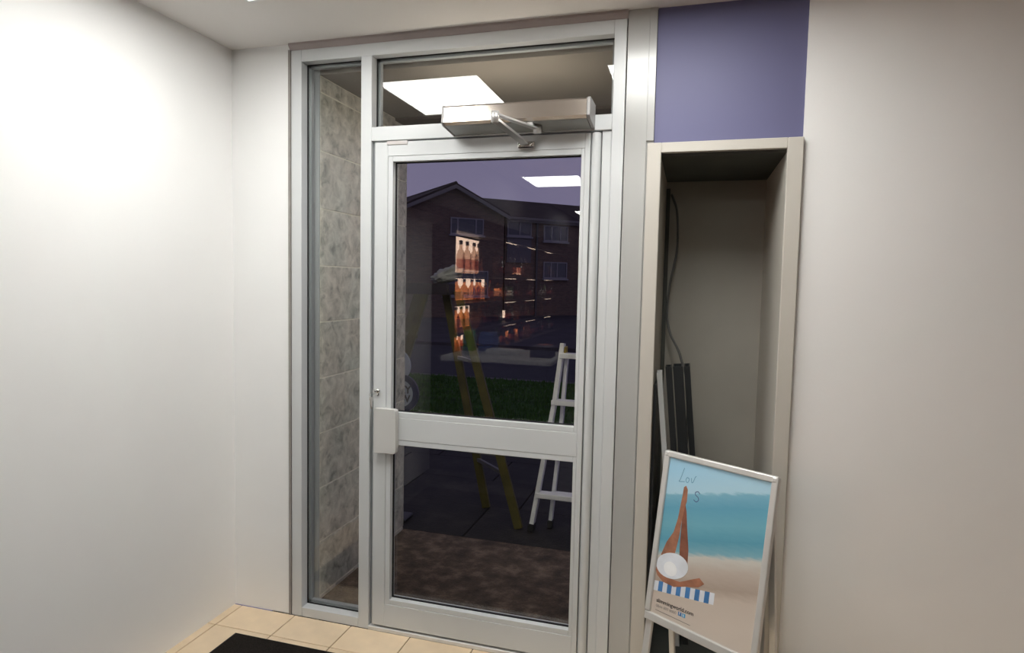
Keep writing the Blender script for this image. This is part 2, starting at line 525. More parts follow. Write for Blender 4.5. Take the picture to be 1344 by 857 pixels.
# keys hanging from the lock
ky = empty('key_bunch', (.412, -.02, 1.04))
tag(ky, 'small bunch of silver keys hanging from the door lock', 'keys')
bm = bmesh.new()
bmesh.ops.create_cone(bm, cap_ends=True, segments=18, radius1=.011, radius2=.011, depth=.0024, matrix=Matrix.Translation((0.006, -.018, 0)) @ Matrix.Rotation(math.radians(70), 4, 'Y'))
from_bm('key_head', bm, CHROME, ky)
box('key_blade', .005, .0095, -.012, .010, -.003, .003, CHROME, ky, .0008)
bm = bmesh.new()
ring = [(math.cos(t) * .010 - .004, -.020, math.sin(t) * .010 - .013) for t in [2 * math.pi * k / 16 for k in range(17)]]
tube_bm(bm, ring, .0011, 6, False)
from_bm('key_ring', bm, CHROME, ky, True)
for k, (dx, ln) in enumerate(((-.008, .045), (-.003, .052), (.001, .040))):
    kk = prism('hanging_key', [(dx - .0055, -.022), (dx + .0055, -.022), (dx + .0065, -.034), (dx + .003, -.039), (dx + .0025, -.022 - ln), (dx - .002, -.022 - ln + .004), (dx - .003, -.039), (dx - .0065, -.034)], 'y', -.022 - .003 * k, -.0202 - .003 * k, [CHROME, STEEL, ARMM][k], ky)

# ------------------------------------------------------------------ door operator with folding arm
op = empty('door_operator', (1.015, 0, 2.073))
tag(op, 'long silver box door operator with folding arm above the door', 'door closer')
inv = Matrix.Translation((-1.015, 0, -2.073))
def P(o, par=op):
    o.data.transform(inv)
    return o
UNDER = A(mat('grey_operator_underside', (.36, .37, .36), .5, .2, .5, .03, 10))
prof = [(0, 2.073), (-.120, 2.084), (-.1325, 2.093), (-.1265, 2.148), (-.119, 2.155), (0, 2.156)]
bd = P(prism('cover', prof, 'x', .742, 1.283, STEEL, op))
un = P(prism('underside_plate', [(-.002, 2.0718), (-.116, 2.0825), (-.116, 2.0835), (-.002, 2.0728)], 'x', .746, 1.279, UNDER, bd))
profc = [(0, 2.070), (-.121, 2.081), (-.1355, 2.091), (-.1295, 2.150), (-.121, 2.158), (0, 2.159)]
for a, b in ((.7365, .7425), (1.2825, 1.2935)):
    P(prism('end_cap', profc, 'x', a, b, A(mat('grey_end_cap', (.30, .29, .285), .4, .1, .5, .03, 10)) if 'grey_end_cap' not in MATS else MATS['grey_end_cap'], op, .0015))
# rims of the end caps are darker
for a, b in ((.7425, .7440), (1.2805, 1.2825)):
    P(prism('cap_rim', [(p[0] * 1.012, p[1] + (.0012 if p[1] > 2.1 else -.0012)) for p in prof], 'x', a, b, DARKMET, op))
sp = (1.092, -.070, 2.066)
el = (1.000, -.309, 2.058)
sh = (1.036, -.024, 2.020)
bm = bmesh.new(); tube_bm(bm, [(sp[0], sp[1], 2.080), (sp[0], sp[1], 2.050)], .016, 16)
P(from_bm('spindle', bm, ARMM, op, True))
bm = bmesh.new(); bbox(bm, 1.062, 1.085, -.115, -.06, 2.069, 2.083, .002)
P(from_bm('arm_clamp', bm, ARMM, op))
P(bar('main_arm', sp, (el[0], el[1], el[2] + .008), .022, .008, ARMM, op, side=(1, 0, 0), bev=.0015))
bm = bmesh.new(); tube_bm(bm, [(el[0], el[1], el[2] + .017), (el[0], el[1], el[2] - .020)], .0135, 16)
P(from_bm('elbow_joint', bm, ARMM, op, True))
P(bar('lower_arm', (el[0], el[1], el[2] - .012), (sh[0], sh[1] - .012, sh[2] + .004), .030, .010, ARMM, op, side=(1, 0, 0), bev=.0015))
shp = P(box('arm_shoe', 1.004, 1.070, -.026, 0.0, 2.009, 2.033, CHROME, op, .004, 2))
for xx in (1.014, 1.060):
    bm = bmesh.new(); tube_bm(bm, [(xx, -.030, 2.021), (xx, -.02, 2.021)], .007, 12)
    P(from_bm('shoe_screw', bm, CHROME, shp, True))

# ------------------------------------------------------------------ wide post and display unit right of the door
po = empty('trim_4', (1.4535, 0, 0))
tag(po, 'wide pale grey flat post between door frame and display unit', 'post', kind='structure')
box('post_core', -.0505, .0525, 0.004, 0.70, 0, ZC, POSTM, po, .001)
box('cover_strip', .026, .0525, -.004, 0.004, 2.02, ZC, POSTM, po, .001)
box('cover_panel', -.0505, .0265, -.0015, 0.004, 0, ZC, POSTM, po, .001)
box('shadow_gap', -.0545, -.0505, .02, .09, 0, ZC, GASKET, po)

bo = box('fascia_board', 1.507, 2.0, .006, .03, 2.008, ZC, VIOLET)
tag(bo, 'blue-violet board above the open display unit', 'panel')

un = empty('display_unit', (1.74, 0, 0))
tag(un, 'tall cream open-fronted display unit beside the door post', 'display unit')
ux = lambda v: v - 1.74
box('side_panel', ux(1.486), ux(1.535), -.024, -.0025, 0, 2.008, LAMIN, un, .002)
box('side_lining', ux(1.508), ux(1.535), -.0024, .62, 0.05, 1.965, BACKP, un)
box('side_panel', ux(1.95), ux(2.0), -.024, .62, 0, 2.008, LAMIN, un, .002)
box('top_rail', ux(1.535), ux(1.95), -.024, .0, 1.972, 2.008, LAMIN, un, .002)
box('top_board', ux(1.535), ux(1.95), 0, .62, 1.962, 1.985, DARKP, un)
box('back_panel', ux(1.509), ux(1.95), .60, .62, 0.05, 1.962, BACKP, un)
box('base_board', ux(1.535), ux(1.95), -.0, .60, 0.05, .07, DARKP, un)
box('plinth', ux(1.535), ux(1.95), .02, .04, 0.0, .05, DARKP, un)
# dark upright strip in the rear corner
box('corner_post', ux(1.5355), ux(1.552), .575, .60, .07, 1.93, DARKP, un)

def cable_pts(ctrl, n=8):
    out = []
    c = [Vector(p) for p in ctrl]
    c = [c[0] * 2 - c[1]] + c + [c[-1] * 2 - c[-2]]
    for i in range(1, len(c) - 2):
        for k in range(n):
            t = k / n
            p0, p1, p2, p3 = c[i - 1:i + 3]
            out.append(.5 * ((2 * p1) + (-p0 + p2) * t + (2 * p0 - 5 * p1 + 4 * p2 - p3) * t * t + (-p0 + 3 * p1 - 3 * p2 + p3) * t ** 3))
    out.append(c[-2])
    return out
cb = tube('hanging_cable', cable_pts([(1.558, .585, 1.905), (1.585, .57, 1.82), (1.590, .55, 1.66), (1.566, .55, 1.51), (1.557, .55, 1.38), (1.575, .52, 1.29), (1.624, .47, 1.19), (1.66, .44, 1.0), (1.66, .44, .4)]), .0052, A(mat('grey_cable_sheath', (.11, .11, .105), .5, 0, .5)), seg=8)
tag(cb, 'grey cable hanging down inside the display unit', 'cable')

# spare frame profiles leaning inside the unit
def profile(name, top, bot, w, dpt, m, label, cat, open_top=True, th=.004):
    """hollow extruded channel leaning from bot to top"""
    T, Bt = Vector(top), Vector(bot)
    ax = (T - Bt).normalized()
    s = (Vector((1, 0, 0)) - ax * ax.x).normalized()
    t = ax.cross(s)
    bm = bmesh.new()
    def ring(c, a, b): return [bm.verts.new(c + s * i * a / 2 + t * j * b / 2) for i, j in ((-1, -1), (1, -1), (1, 1), (-1, 1))]
    o0, o1 = ring(Bt, w, dpt), ring(T, w, dpt)
    i1, i0 = ring(T, w - th * 2, dpt - th * 2), ring(T - ax * .12, w - th * 2, dpt - th * 2)
    bm.faces.new(o0)
    for q, r in ((o0, o1), (o1, i1), (i1, i0)):
        for k in range(4): bm.faces.new((q[k], q[(k + 1) % 4], r[(k + 1) % 4], r[k]))
    bm.faces.new(i0)
    o = from_bm(name, bm, m)
    # outer ribs on the visible face, part of the profile
    for k in (-.25, .25):
        off = s * k * w + t * (dpt / 2 + .001)
        for sg in (1, -1):
            pass
    tag(o, label, cat, 'spare frame profiles in the display unit')
    return o
BLK = A(mat('matt_black_profile', (.022, .024, .026), .45, 0, .5, .1, 10))
WPR = A(mat('white_profile_paint', (.74, .75, .75), .4, 0, .5, .02, 8))
profile('frame_profile', (1.551, .120, 1.170), (1.655, .19, .0725), .019, .060, WPR, 'slim white frame profile leaning leftmost among black ones', 'profile', th=.003)
profile('frame_profile', (1.583, .150, 1.190), (1.687, .21, .0725), .022, .055, BLK, 'slim black frame profile leaning right beside the white one', 'profile')
profile('frame_profile', (1.617, .205, 1.188), (1.722, .26, .0725), .036, .075, BLK, 'wide black frame profile in the middle of the leaning bundle', 'profile')
profile('frame_profile', (1.651, .245, 1.186), (1.757, .33, .0725), .022, .070, BLK, 'rightmost slim black frame profile of the leaning bundle', 'profile')

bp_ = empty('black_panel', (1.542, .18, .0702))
tag(bp_, 'black sheet panel over the left lining, darkening the gap inside the unit', 'panel')
box('sheet', -.005, .003, -.15, .25, 0, 1.06, BLK, bp_, .001)  # sheet covers the lining, its black also giving the gap's shade
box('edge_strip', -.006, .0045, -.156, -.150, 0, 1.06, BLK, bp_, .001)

cr = empty('added_dark_crate', (1.755, .48, .0702))  # made-up black crate, darkens the lower unit behind the poster
tag(cr, 'black crate shape added to darken the bottom of the display unit', 'crate')
bm = bmesh.new()
for q in ((-.17, .17, -.09, -.08), (-.17, .17, .08, .09), (-.17, -.16, -.08, .08), (.16, .17, -.08, .08)): bbox(bm, *q, 0, .42)
bbox(bm, -.16, .16, -.08, .08, 0, .01)
from_bm('body', bm, BLK, cr)
bm = bmesh.new()
for q in ((-.178, .178, -.098, -.088), (-.178, .178, .088, .098), (-.178, -.168, -.088, .088), (.168, .178, -.088, .088)): bbox(bm, *q, .395, .42, .002)
from_bm('rim', bm, BLK, cr)

# ------------------------------------------------------------------ poster stand at lower right
PS = Vector((1.5430, -.1591, .3581)); ph, la = -.575, .1585
ps = empty('poster_stand', (PS.x, PS.y, 0))
tag(ps, 'silver snap-frame poster stand with beach holiday poster by the unit', 'poster stand')
rv = Vector((math.cos(ph), math.sin(ph), 0)); nv = Vector((-math.sin(ph), math.cos(ph), 0))
uv = Vector((0, 0, 1)) * math.cos(la) + nv * math.sin(la)
face = rv.cross(uv)                       # towards the viewer
BM = Matrix.Identity(4)
for i in range(3):
    BM[i][0], BM[i][1], BM[i][2] = rv[i], uv[i], face[i]
BM[2][3] = PS.z
def on_board(o, z=0.0):
    o.matrix_local = BM @ Matrix.Translation((0, 0, z))
    return o
SNAP = A(mat('silver_snap_frame', (.66, .65, .63), .33, .35, .5, .03, 20))
Wb, Hb, fw = .4136, .5667, .022
def bbar(name, x0, x1, y0, y1, z0=-.012, z1=.008, m=SNAP, bev=.004):
    bm = bmesh.new(); bbox(bm, x0, x1, y0, y1, z0, z1, bev, 2)
    return on_board(from_bm(name, bm, m, ps))
bbar('frame_side', 0, fw, .004, Hb - .004)
bbar('frame_side', Wb - fw, Wb, .004, Hb - .004)
bbar('frame_top', .010, Wb - .010, Hb - fw, Hb)
bbar('frame_bottom', 0.002, Wb - .002, -.026, .003)
for (x, y) in ((.0, Hb - .024), (Wb - .024, Hb - .024)):
    bbar('corner_cap', x, x + .024, y, y + .025, -.013, .0095, SNAP, .008)
bbar('back_board', .006, Wb - .006, -.01, Hb - .01, -.016, -.004, DARKP, .001)

def poster_mat():
    m = bpy.data.materials.new('beach_print'); m.use_nodes = True
    N, L = nodes_of(m); b = N['Principled BSDF']; b.inputs['Roughness'].default_value = 0.3
    tc = N.new('ShaderNodeTexCoord'); sp_ = N.new('ShaderNodeSeparateXYZ')
    L.new(tc.outputs['Object'], sp_.inputs[0])
    nz = N.new('ShaderNodeTexNoise'); nz.inputs['Scale'].default_value = 22; nz.inputs['Detail'].default_value = 4
    mp = N.new('ShaderNodeMapping'); mp.inputs['Scale'].default_value = (1, 3.5, 1)
    L.new(tc.outputs['Object'], mp.inputs[0]); L.new(mp.outputs[0], nz.inputs['Vector'])
    mr = N.new('ShaderNodeMapRange'); mr.inputs['From Min'].default_value = 0; mr.inputs['From Max'].default_value = Hb
    L.new(sp_.outputs['Y'], mr.inputs['Value'])
    a1 = N.new('ShaderNodeMath'); a1.operation = 'MULTIPLY_ADD'; a1.inputs[1].default_value = .05; 
    L.new(nz.outputs['Fac'], a1.inputs[0]); L.new(mr.outputs[0], a1.inputs[2])
    # the shore line slants upwards to the right
    a2 = N.new('ShaderNodeMath'); a2.operation = 'MULTIPLY_ADD'; a2.inputs[1].default_value = -.45
    L.new(sp_.outputs['X'], a2.inputs[0]); L.new(a1.outputs[0], a2.inputs[2])
    rp = N.new('ShaderNodeValToRGB'); e = rp.color_ramp.elements
    stops = [(.0, (.62, .54, .47)), (.14, (.58, .50, .43)), (.20, (.42, .34, .28)), (.30, (.52, .45, .39)), (.37, (.60, .58, .53)), (.40, (.20, .42, .50)), (.47, (.10, .33, .45)), (.56, (.16, .42, .52)), (.66, (.12, .36, .50)), (.74, (.20, .45, .58)), (.755, (.42, .64, .76)), (.90, (.36, .62, .80))]
    e[0].position, e[0].color = stops[0][0], (*stops[0][1], 1)
    e[1].position, e[1].color = stops[-1][0], (*stops[-1][1], 1)
    for p_, c_ in stops[1:-1]:
        k = e.new(p_); k.color = (*c_, 1)
    L.new(a2.outputs[0], rp.inputs[0])
    L.new(rp.outputs[0], b.inputs['Base Color'])
    return m
prt = bbar('poster_sheet', .018, Wb - .018, 0.0, Hb - .018, -.004, .0, A(poster_mat()), 0)
prt['label'] = 'printed beach poster sheet with pale blue sky and sand'
def flat(name, pts, m, z):
    bm = bmesh.new()
    lo = [bm.verts.new((x, y, z)) for x, y in pts]
    bm.faces.new(lo)
    bmesh.ops.triangulate(bm, faces=bm.faces[:])
    return from_bm(name, bm, m, prt)
SKIN = A(mat('tanned_print_ink', (.36, .155, .090), .3, 0, .5, .25, 30))
SKIN2 = A(mat('dark_tan_print_ink', (.23, .085, .05), .3, 0, .5, .25, 30))
HATM = A(mat('white_hat_print_ink', (.74, .78, .84), .3, 0, .5, .08, 18))
flat('printed_leg', [(.142, .180), (.137, .253), (.122, .323), (.112, .375), (.104, .400), (.094, .392), (.098, .35), (.100, .30), (.103, .25), (.110, .19)], SKIN2, .0004)
flat('printed_leg', [(.034, .205), (.050, .255), (.072, .295), (.082, .345), (.086, .395), (.089, .43), (.090, .455), (.098, .462), (.106, .45), (.108, .41), (.103, .385), (.098, .34), (.096, .29), (.090, .24), (.082, .195)], SKIN, .0007)
flat('printed_arm', [(.020, .150), (.030, .133), (.055, .118), (.10, .116), (.15, .135), (.19, .147), (.21, .165), (.19, .178), (.165, .165), (.12, .14), (.08, .138), (.045, .15), (.026, .168)], SKIN, .0009)
hp = [(.083 + .062 * math.cos(t), .182 + .044 * math.sin(t) + .010 * math.cos(t)) for t in [2 * math.pi * k / 28 for k in range(28)]]
flat('printed_hat', hp, HATM, .0011)
hp = [(.078 + .026 * math.cos(t), .170 + .024 * math.sin(t)) for t in [2 * math.pi * k / 20 for k in range(20)]]
flat('printed_hat_crown', hp, A(mat('pale_hat_crown_ink', (.86, .88, .90), .3, 0, .5, .04, 18)), .0013)
TWB = A(mat('blue_towel_ink', (.06, .20, .46), .3, 0, .5, .15, 30)); TWW = A(mat('white_towel_ink', (.70, .74, .80), .3, 0, .5, .05, 30))
base0, base1, tip0, tip1 = Vector((.022, .078)), Vector((.022, .112)), Vector((.25, .112)), Vector((.25, .150))
for k in range(13):
    a, b_ = k / 13, (k + 1) / 13
    q = [base0.lerp(tip0, a), base0.lerp(tip0, b_), base1.lerp(tip1, b_), base1.lerp(tip1, a)]
    flat('towel_stripe', [tuple(v) for v in q], TWB if k % 2 else TWW, .0003)
INK = A(mat('dark_print_ink', (.06, .05, .05), .4)); INK2 = A(mat('grey_print_ink', (.25, .22, .21), .4)); INKB = A(mat('blue_script_ink', (.13, .30, .46), .4)); INKB2 = A(mat('navy_letter_ink', (.08, .12, .25), .4))
tx = text_mesh('slimmingworld.com', .0185, INK, 'web_lettering', prt, bold=.0004); tx.location = (.040, .044, .0006); tx.rotation_euler = (0, 0, .045)
tx = text_mesh('0844 897 8000', .0135, INK2, 'phone_lettering', prt); tx.location = (.040, .027, .0006); tx.rotation_euler = (0, 0, .045)
for k, ch in enumerate('ft'):
    q = flat('social_icon', [(.1285 + k * .015, .031), (.1415 + k * .015, .0316), (.1415 + k * .015, .0446), (.1285 + k * .015, .044)], TWB if k == 0 else A(mat('light_blue_ink', (.10, .36, .58), .4)), .0005)
    tx = text_mesh(ch, .014, TWW, 'icon_lettering', prt, bold=.0004); tx.location = (.132 + k * .0145, .034, .0008)
bm = bmesh.new()
for k, (a, b_) in enumerate(((.040, .178),)):
    bbox(bm, a, b_, .0155, .0175, .0003, .0006)
from_bm('small_print_line', bm, INK2, prt)
def stroke(name, pts, wd, m, z):
    c = [Vector((p[0], p[1], 0)) for p in cable_pts([(x, y, 0) for x, y in pts], 6)]
    bm = bmesh.new(); prev = None
    for i, p in enumerate(c):
        t = (c[min(i + 1, len(c) - 1)] - c[max(i - 1, 0)]).normalized(); n_ = Vector((-t.y, t.x, 0)) * wd / 2
        a, b_ = bm.verts.new((p.x + n_.x, p.y + n_.y, z)), bm.verts.new((p.x - n_.x, p.y - n_.y, z))
        if prev: bm.faces.new((prev[0], prev[1], b_, a))
        prev = (a, b_)
    return from_bm(name, bm, m, prt)
stroke('script_lettering', [(.083, .520), (.078, .500), (.072, .478), (.068, .470), (.080, .472), (.090, .474)], .0022, INKB, .0005)      # L
stroke('script_lettering', [(.104, .488), (.098, .490), (.094, .482), (.097, .474), (.104, .476), (.106, .486), (.103, .490)], .0022, INKB, .0005)  # o
stroke('script_lettering', [(.114, .492), (.117, .478), (.122, .480), (.128, .498), (.132, .502)], .0022, INKB, .0005)                  # v
stroke('capital_lettering', [(.153, .447), (.145, .453), (.136, .448), (.138, .440), (.148, .434), (.150, .425), (.142, .418), (.132, .423)], .003, INKB2, .0005)  # S
# legs of the stand
def stand_leg(x, back):
    top = BM @ Vector((x, .02 if not back else .45, -.012))
    if back:
        foot = Vector((top.x, top.y, 0)) + nv * .085; foot.z = .008
        bar('rear_leg', foot, top, .022, .012, SNAP, ps, side=tuple(rv), bev=.002)
    else:
        dirv = -uv
        tlen = (top.z - .008) / -dirv.z
        foot = top + dirv * tlen
        bar('front_leg', foot, top, .026, .014, SNAP, ps, side=tuple(rv), bev=.002)
for x in (.016, Wb - .016):
    stand_leg(x, False); stand_leg(x, True)
a = BM @ Vector((.016, -.20, -.012)); b_ = BM @ Vector((Wb - .016, -.20, -.012))
bar('cross_bar', a, b_, .018, .010, SNAP, ps, side=(0, 0, 1), bev=.002)

# ------------------------------------------------------------------ entrance mat
mt = empty('entrance_mat', (.62, -.6, 0))
tag(mt, 'black-brown coir entrance mat on the beige tiles', 'mat')
box('mat_pile', -.74, .70, -1.2, .378, .0006, .012, MATM, mt, .004)
box('mat_edge', -.75, .71, -1.21, .386, .0004, .006, GASKET, mt, .002)

# ------------------------------------------------------------------ ceiling LED panels
PW, PD = .55, .66
def panel(cx, cy, label):
    e = empty('ceiling_light', (cx, cy, ZC))
    tag(e, label, 'ceiling light', 'square LED ceiling panels')
    bm = bmesh.new()
    for (a, b_, c, d_) in ((-PW/2, PW/2, -PD/2, -PD/2 + .012), (-PW/2, PW/2, PD/2 - .012, PD/2), (-PW/2, -PW/2 + .012, -PD/2 + .012, PD/2 - .012), (PW/2 - .012, PW/2, -PD/2 + .012, PD/2 - .012)):
        bbox(bm, a, b_, c, d_, -.012, -.0003)
    from_bm('frame', bm, WHITE if False else WPR, e)
    box('diffuser', -PW/2 + .012, PW/2 - .012, -PD/2 + .012, PD/2 - .012, -.009, -.0004, PANELM, e)
PANELM = emit('led_panel_diffuser', (1.0, 1.0, 0.965), PANEL_EMIT)
for r_, y in enumerate((-.755, -3.70, -6.55)):
    for c_, (x, s) in enumerate(((.385, 'left'), (1.525, 'right'))):
        panel(x, y, 'bright square ceiling panel in the %s row from the door, %s column' % (('first', 'second', 'third')[r_], s))

# ------------------------------------------------------------------ shop interior behind the viewer (mirrored in the glass)
LIT = emit('warm_backlit_shelf_panel', (1.0, .70, .52), 8.5)
STRIP = emit('warm_shelf_led', (1.0, .74, .55), 7.0)
su = empty('bottle_shelving', (XL, -4.35, 0))
tag(su, 'backlit wall shelving for bottles along the left wall', 'shelving')
sy0, sy1 = 2.06, -3.8
DW = A(mat('dark_shelf_wood', (.035, .028, .025), .5, 0, .4, .1, 10))
box('end_panel', 0, .19, sy0, sy0 + .02, 0, 1.95, DW, su)
box('end_panel', 0, .19, sy1 - .02, sy1, 0, 1.95, DW, su)
box('back_board', 0.0005, .012, sy1, sy0, 0, 1.95, DW, su)
for z in (.86, 1.09, 1.325, 1.565, 1.925):
    box('shelf_board', .012, .19, sy1, sy0, z - .02, z, DW, su)
for (z0, z1, ya, yb) in ((1.58, 1.89, 2.04, .95), (1.34, 1.53, 2.04, .75), (1.10, 1.29, 2.04, 1.2), (.875, 1.06, 2.0, 1.3), (1.36, 1.44, .6, .1), (1.12, 1.20, .4, -.2), (.90, .96, .8, -.9), (1.6, 1.68, -.3, -.7)):
    box('backlight', .012, .015, yb, ya, z0, z1, LIT, su)
for z in (1.09, 1.325, 1.565, 1.925):
    for ya in (.55, -.35, -1.3):
        box('led_strip', .170, .182, ya - .38, ya, z - .026, z - .0202, STRIP, su)
def bglass(name, col, fac):
    m = bpy.data.materials.new(name); m.use_nodes = True
    N, L = nodes_of(m); b = N['Principled BSDF']; b.inputs['Base Color'].default_value = (*[c * .5 for c in col], 1); b.inputs['Roughness'].default_value = .1
    t_ = N.new('ShaderNodeBsdfTransparent'); t_.inputs['Color'].default_value = (*col, 1)
    x = N.new('ShaderNodeMixShader'); x.inputs[0].default_value = fac
    L.new(b.outputs[0], x.inputs[1]); L.new(t_.outputs[0], x.inputs[2]); L.new(x.outputs[0], N['Material Output'].inputs['Surface'])
    return A(m)
BG = A(mat('dark_bottle_glass', (.03, .02, .012), .12, 0, .6)); BA = bglass('amber_bottle', (.80, .52, .34), .8); BC = bglass('clear_spirit_bottle', (.80, .70, .64), .85); BGR = A(mat('green_bottle', (.03, .10, .03), .12, 0, .6))
CAP = A(mat('black_bottle_cap', (.02, .02, .02), .4)); CAPR = A(mat('red_bottle_cap', (.35, .03, .03), .4)); LAB = A(mat('cream_bottle_label', (.62, .56, .48), .6)); LABR = A(mat('red_bottle_label', (.35, .06, .05), .6))
def bottle(nm, r, h, body, lab, cap):
    pr = [(r * .92, 0), (r, .006), (r, h * .16), (r * 1.01, h * .161), (r * 1.01, h * .46), (r, h * .461), (r, h * .58), (r * .62, h * .70), (r * .33, h * .77), (r * .33, h * .88), (r * .40, h * .885), (r * .40, h)]
    return lathe_mesh(nm, pr, 12, [0, 0, 0, 1, 0, 0, 0, 0, 0, 2, 2, 2], (body, lab, cap))
BM_ = [bottle('tall_bottle', .038, .285, BC, bglass('thin_red_label', (.72, .46, .40), .7), CAP), bottle('amber_bottle', .036, .20, BA, bglass('amber_label', (.74, .48, .36), .6), CAP), bottle('dark_bottle', .034, .20, BG, LABR, CAPR), bottle('green_bottle', .035, .205, BGR, LAB, CAP)]
BL = ['clear spirit bottle with black cap on the backlit shelves', 'amber whisky-coloured bottle on the backlit shelves', 'dark bottle with red cap on the backlit shelves', 'green glass bottle on the backlit shelves']
for z, hmax in ((.86, .2), (1.09, .2), (1.325, .2), (1.565, .3)):
    y = sy0 - .10
    while y > -2.3:
        k = 0 if (hmax > .25 and random.random() < .75) else random.choice((1, 1, 2, 2, 3))
        if y > 1.0: k = 0 if hmax > .25 else 1
        if random.random() < .9:
            b = link(('clear_bottle', 'amber_bottle', 'dark_bottle', 'green_bottle')[k], BM_[k], None)
            b.location = (XL + .10 + random.uniform(-.02, .02), -4.35 + y, z + .0005)
            b.rotation_euler = (0, 0, random.uniform(0, 6))
            tag(b, BL[k], 'bottle', 'bottles on the backlit wall shelves')
        y -= random.choice((.145, .16, .175))
ct = empty('shop_counter', (.20, -2.28, 0))
tag(ct, 'dark shop counter with pale worktop before the bottle shelves', 'counter')
box('front_panel', -.28, .50, .26, .30, 0.08, .92, A(mat('navy_counter_panel', (.012, .012, .022), .5)), ct)
box('side_panel', .46, .50, -.30, .26, 0.08, .92, MATS['navy_counter_panel'], ct)
box('worktop', -.29, .54, -.34, .34, .92, .955, A(mat('pale_grey_worktop', (.58, .57, .57), .4)), ct, .004)
box('plinth', -.25, .46, -.28, .24, 0, .08, DARKP, ct)
def counter_item(nm, lb, x, y, w_, d_, h_, c_):
    e = empty(nm, (x, y, .9553)); tag(e, lb, nm.replace('_', ' '))
    mm = A(mat(nm + '_mat', c_, .5))
    box('body', -w_/2, w_/2, -d_/2, d_/2, 0, h_ * .8, mm, e, .004)
    box('lid', -w_/2 + .006, w_/2 - .006, -d_/2 + .006, d_/2 - .006, h_ * .8, h_, mm, e, .003)
counter_item('cardboard_box', 'small red box on the shop counter', .58, -2.46, .12, .10, .07, (.45, .10, .04))
counter_item('paper_tray', 'white tray of papers on the shop counter', .30, -2.30, .26, .20, .035, (.70, .70, .70))
counter_item('card_terminal', 'dark card terminal on the shop counter', .62, -2.20, .16, .17, .08, (.03, .03, .035))
counter_item('carton', 'green and white carton on the shop counter', -.02, -2.40, .09, .09, .16, (.05, .30, .06))
counter_item('storage_tub', 'blue storage tub on the shop counter', .12, -2.45, .13, .12, .15, (.05, .12, .35))

# ------------------------------------------------------------------ porch outside
PX = .0777
pw = box('wall_porch', -.17, PX - .0022, .101, 1.012, -.1, 2.60, GROUT)
tag(pw, 'grey marbled tiled porch wall seen through the sidelight', 'wall', kind='structure')
def wtile(ya, yb, za, zb):
    bm = bmesh.new(); g = .0030
    bbox(bm, PX - .0085, PX, ya + g, yb - g, za + g, zb - g, .0012)
    me_o = from_bm('tile', bm, TILE, pw)
    return me_o
zrow = [-.2013 + .2515 * k for k in range(12)]
for k in range(11):
    for (ya, yb) in ((.104, .577), (.577, 1.016)):
        za, zb = zrow[k], min(zrow[k + 1], 2.384)
        if zb - za > .03: wtile(ya, yb, max(za, .03), zb)
for k in range(11):
    za, zb = max(zrow[k], .03), min(zrow[k + 1], 2.384)
    if zb - za > .03:
        bm = bmesh.new(); bbox(bm, -.168, PX, 1.0125, 1.020, za + .002, zb - .002, .0012); from_bm('tile', bm, TILE, pw)
so = box('porch_soffit', -.17, 1.50, .101, .86, 2.385, 2.45, A(mat('grey_beige_soffit', (.225, .20, .175), .8, 0, .3, .05, 3)))
tag(so, 'grey-beige porch ceiling seen through the fanlight', 'ceiling', kind='structure')
so = box('porch_beam', -.6, 2.2, .861, 1.30, 2.37, 2.62, A(mat('dark_brown_beam', (.10, .085, .075), .7, 0, .3, .1, 5)))
tag(so, 'dark beam along the outer edge of the porch ceiling', 'beam', kind='structure')
pl = empty('added_porch_strip', (.87, .102, 2.088))  # added fixture hidden behind the transom bar, lights porch wall and soffit
tag(pl, 'slim strip light added unseen outside above the door', 'light')
box('housing', -.33, .33, 0.0, .016, -.022, .022, WPR, pl, .003)
box('diffuser', -.32, .32, .016, .040, -.018, .018, emit('added_strip_diffuser', (1.0, .90, .76), PORCH_FILL_EMIT), pl, .006, 2)
fo = box('porch_floor', PX - .25, 1.56, .101, 1.030, -.10, .030, PORCH)
tag(fo, 'brown stained concrete porch floor outside the door', 'floor', kind='structure')

# ------------------------------------------------------------------ pavement
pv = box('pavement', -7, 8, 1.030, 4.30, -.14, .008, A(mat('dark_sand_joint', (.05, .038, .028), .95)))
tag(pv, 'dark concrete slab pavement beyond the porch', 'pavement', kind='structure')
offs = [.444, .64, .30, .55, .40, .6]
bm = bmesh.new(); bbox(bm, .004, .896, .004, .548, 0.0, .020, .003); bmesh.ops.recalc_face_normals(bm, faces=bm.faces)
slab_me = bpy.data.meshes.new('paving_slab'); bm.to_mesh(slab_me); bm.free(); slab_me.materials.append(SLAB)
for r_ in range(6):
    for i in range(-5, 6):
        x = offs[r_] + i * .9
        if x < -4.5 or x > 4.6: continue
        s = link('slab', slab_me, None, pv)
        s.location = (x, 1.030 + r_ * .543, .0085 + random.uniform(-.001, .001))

# grass verge, road, far ground
def ground(name, ys, zs, m, x0=-45, x1=30):
    bm = bmesh.new(); rows = []
    for y, z in zip(ys, zs): rows.append([bm.verts.new((x, y, z)) for x in [x0 + (x1 - x0) * k / 24 for k in range(25)]])
    for a, b_ in zip(rows, rows[1:]):
        for k in range(24): bm.faces.new((a[k], a[k + 1], b_[k + 1], b_[k]))
    return from_bm(name, bm, m)
g = ground('verge_soil', [4.30, 5.5, 7.5, 10.2], [-.01, -.03, -.2, -.46], A(mat('dark_green_turf', (.03, .08, .012), .95, 0, .1, .5, 3)))
tag(g, 'grassy verge sloping down to the road', 'ground', kind='structure')
k_ = box('kerb', -45, 30, 10.2, 10.35, -.7, -.45, A(mat('grey_kerb', (.12, .115, .11), .85, 0, .2, .1, 4))); tag(k_, 'grey concrete kerb at the edge of the verge', 'kerb', kind='structure')
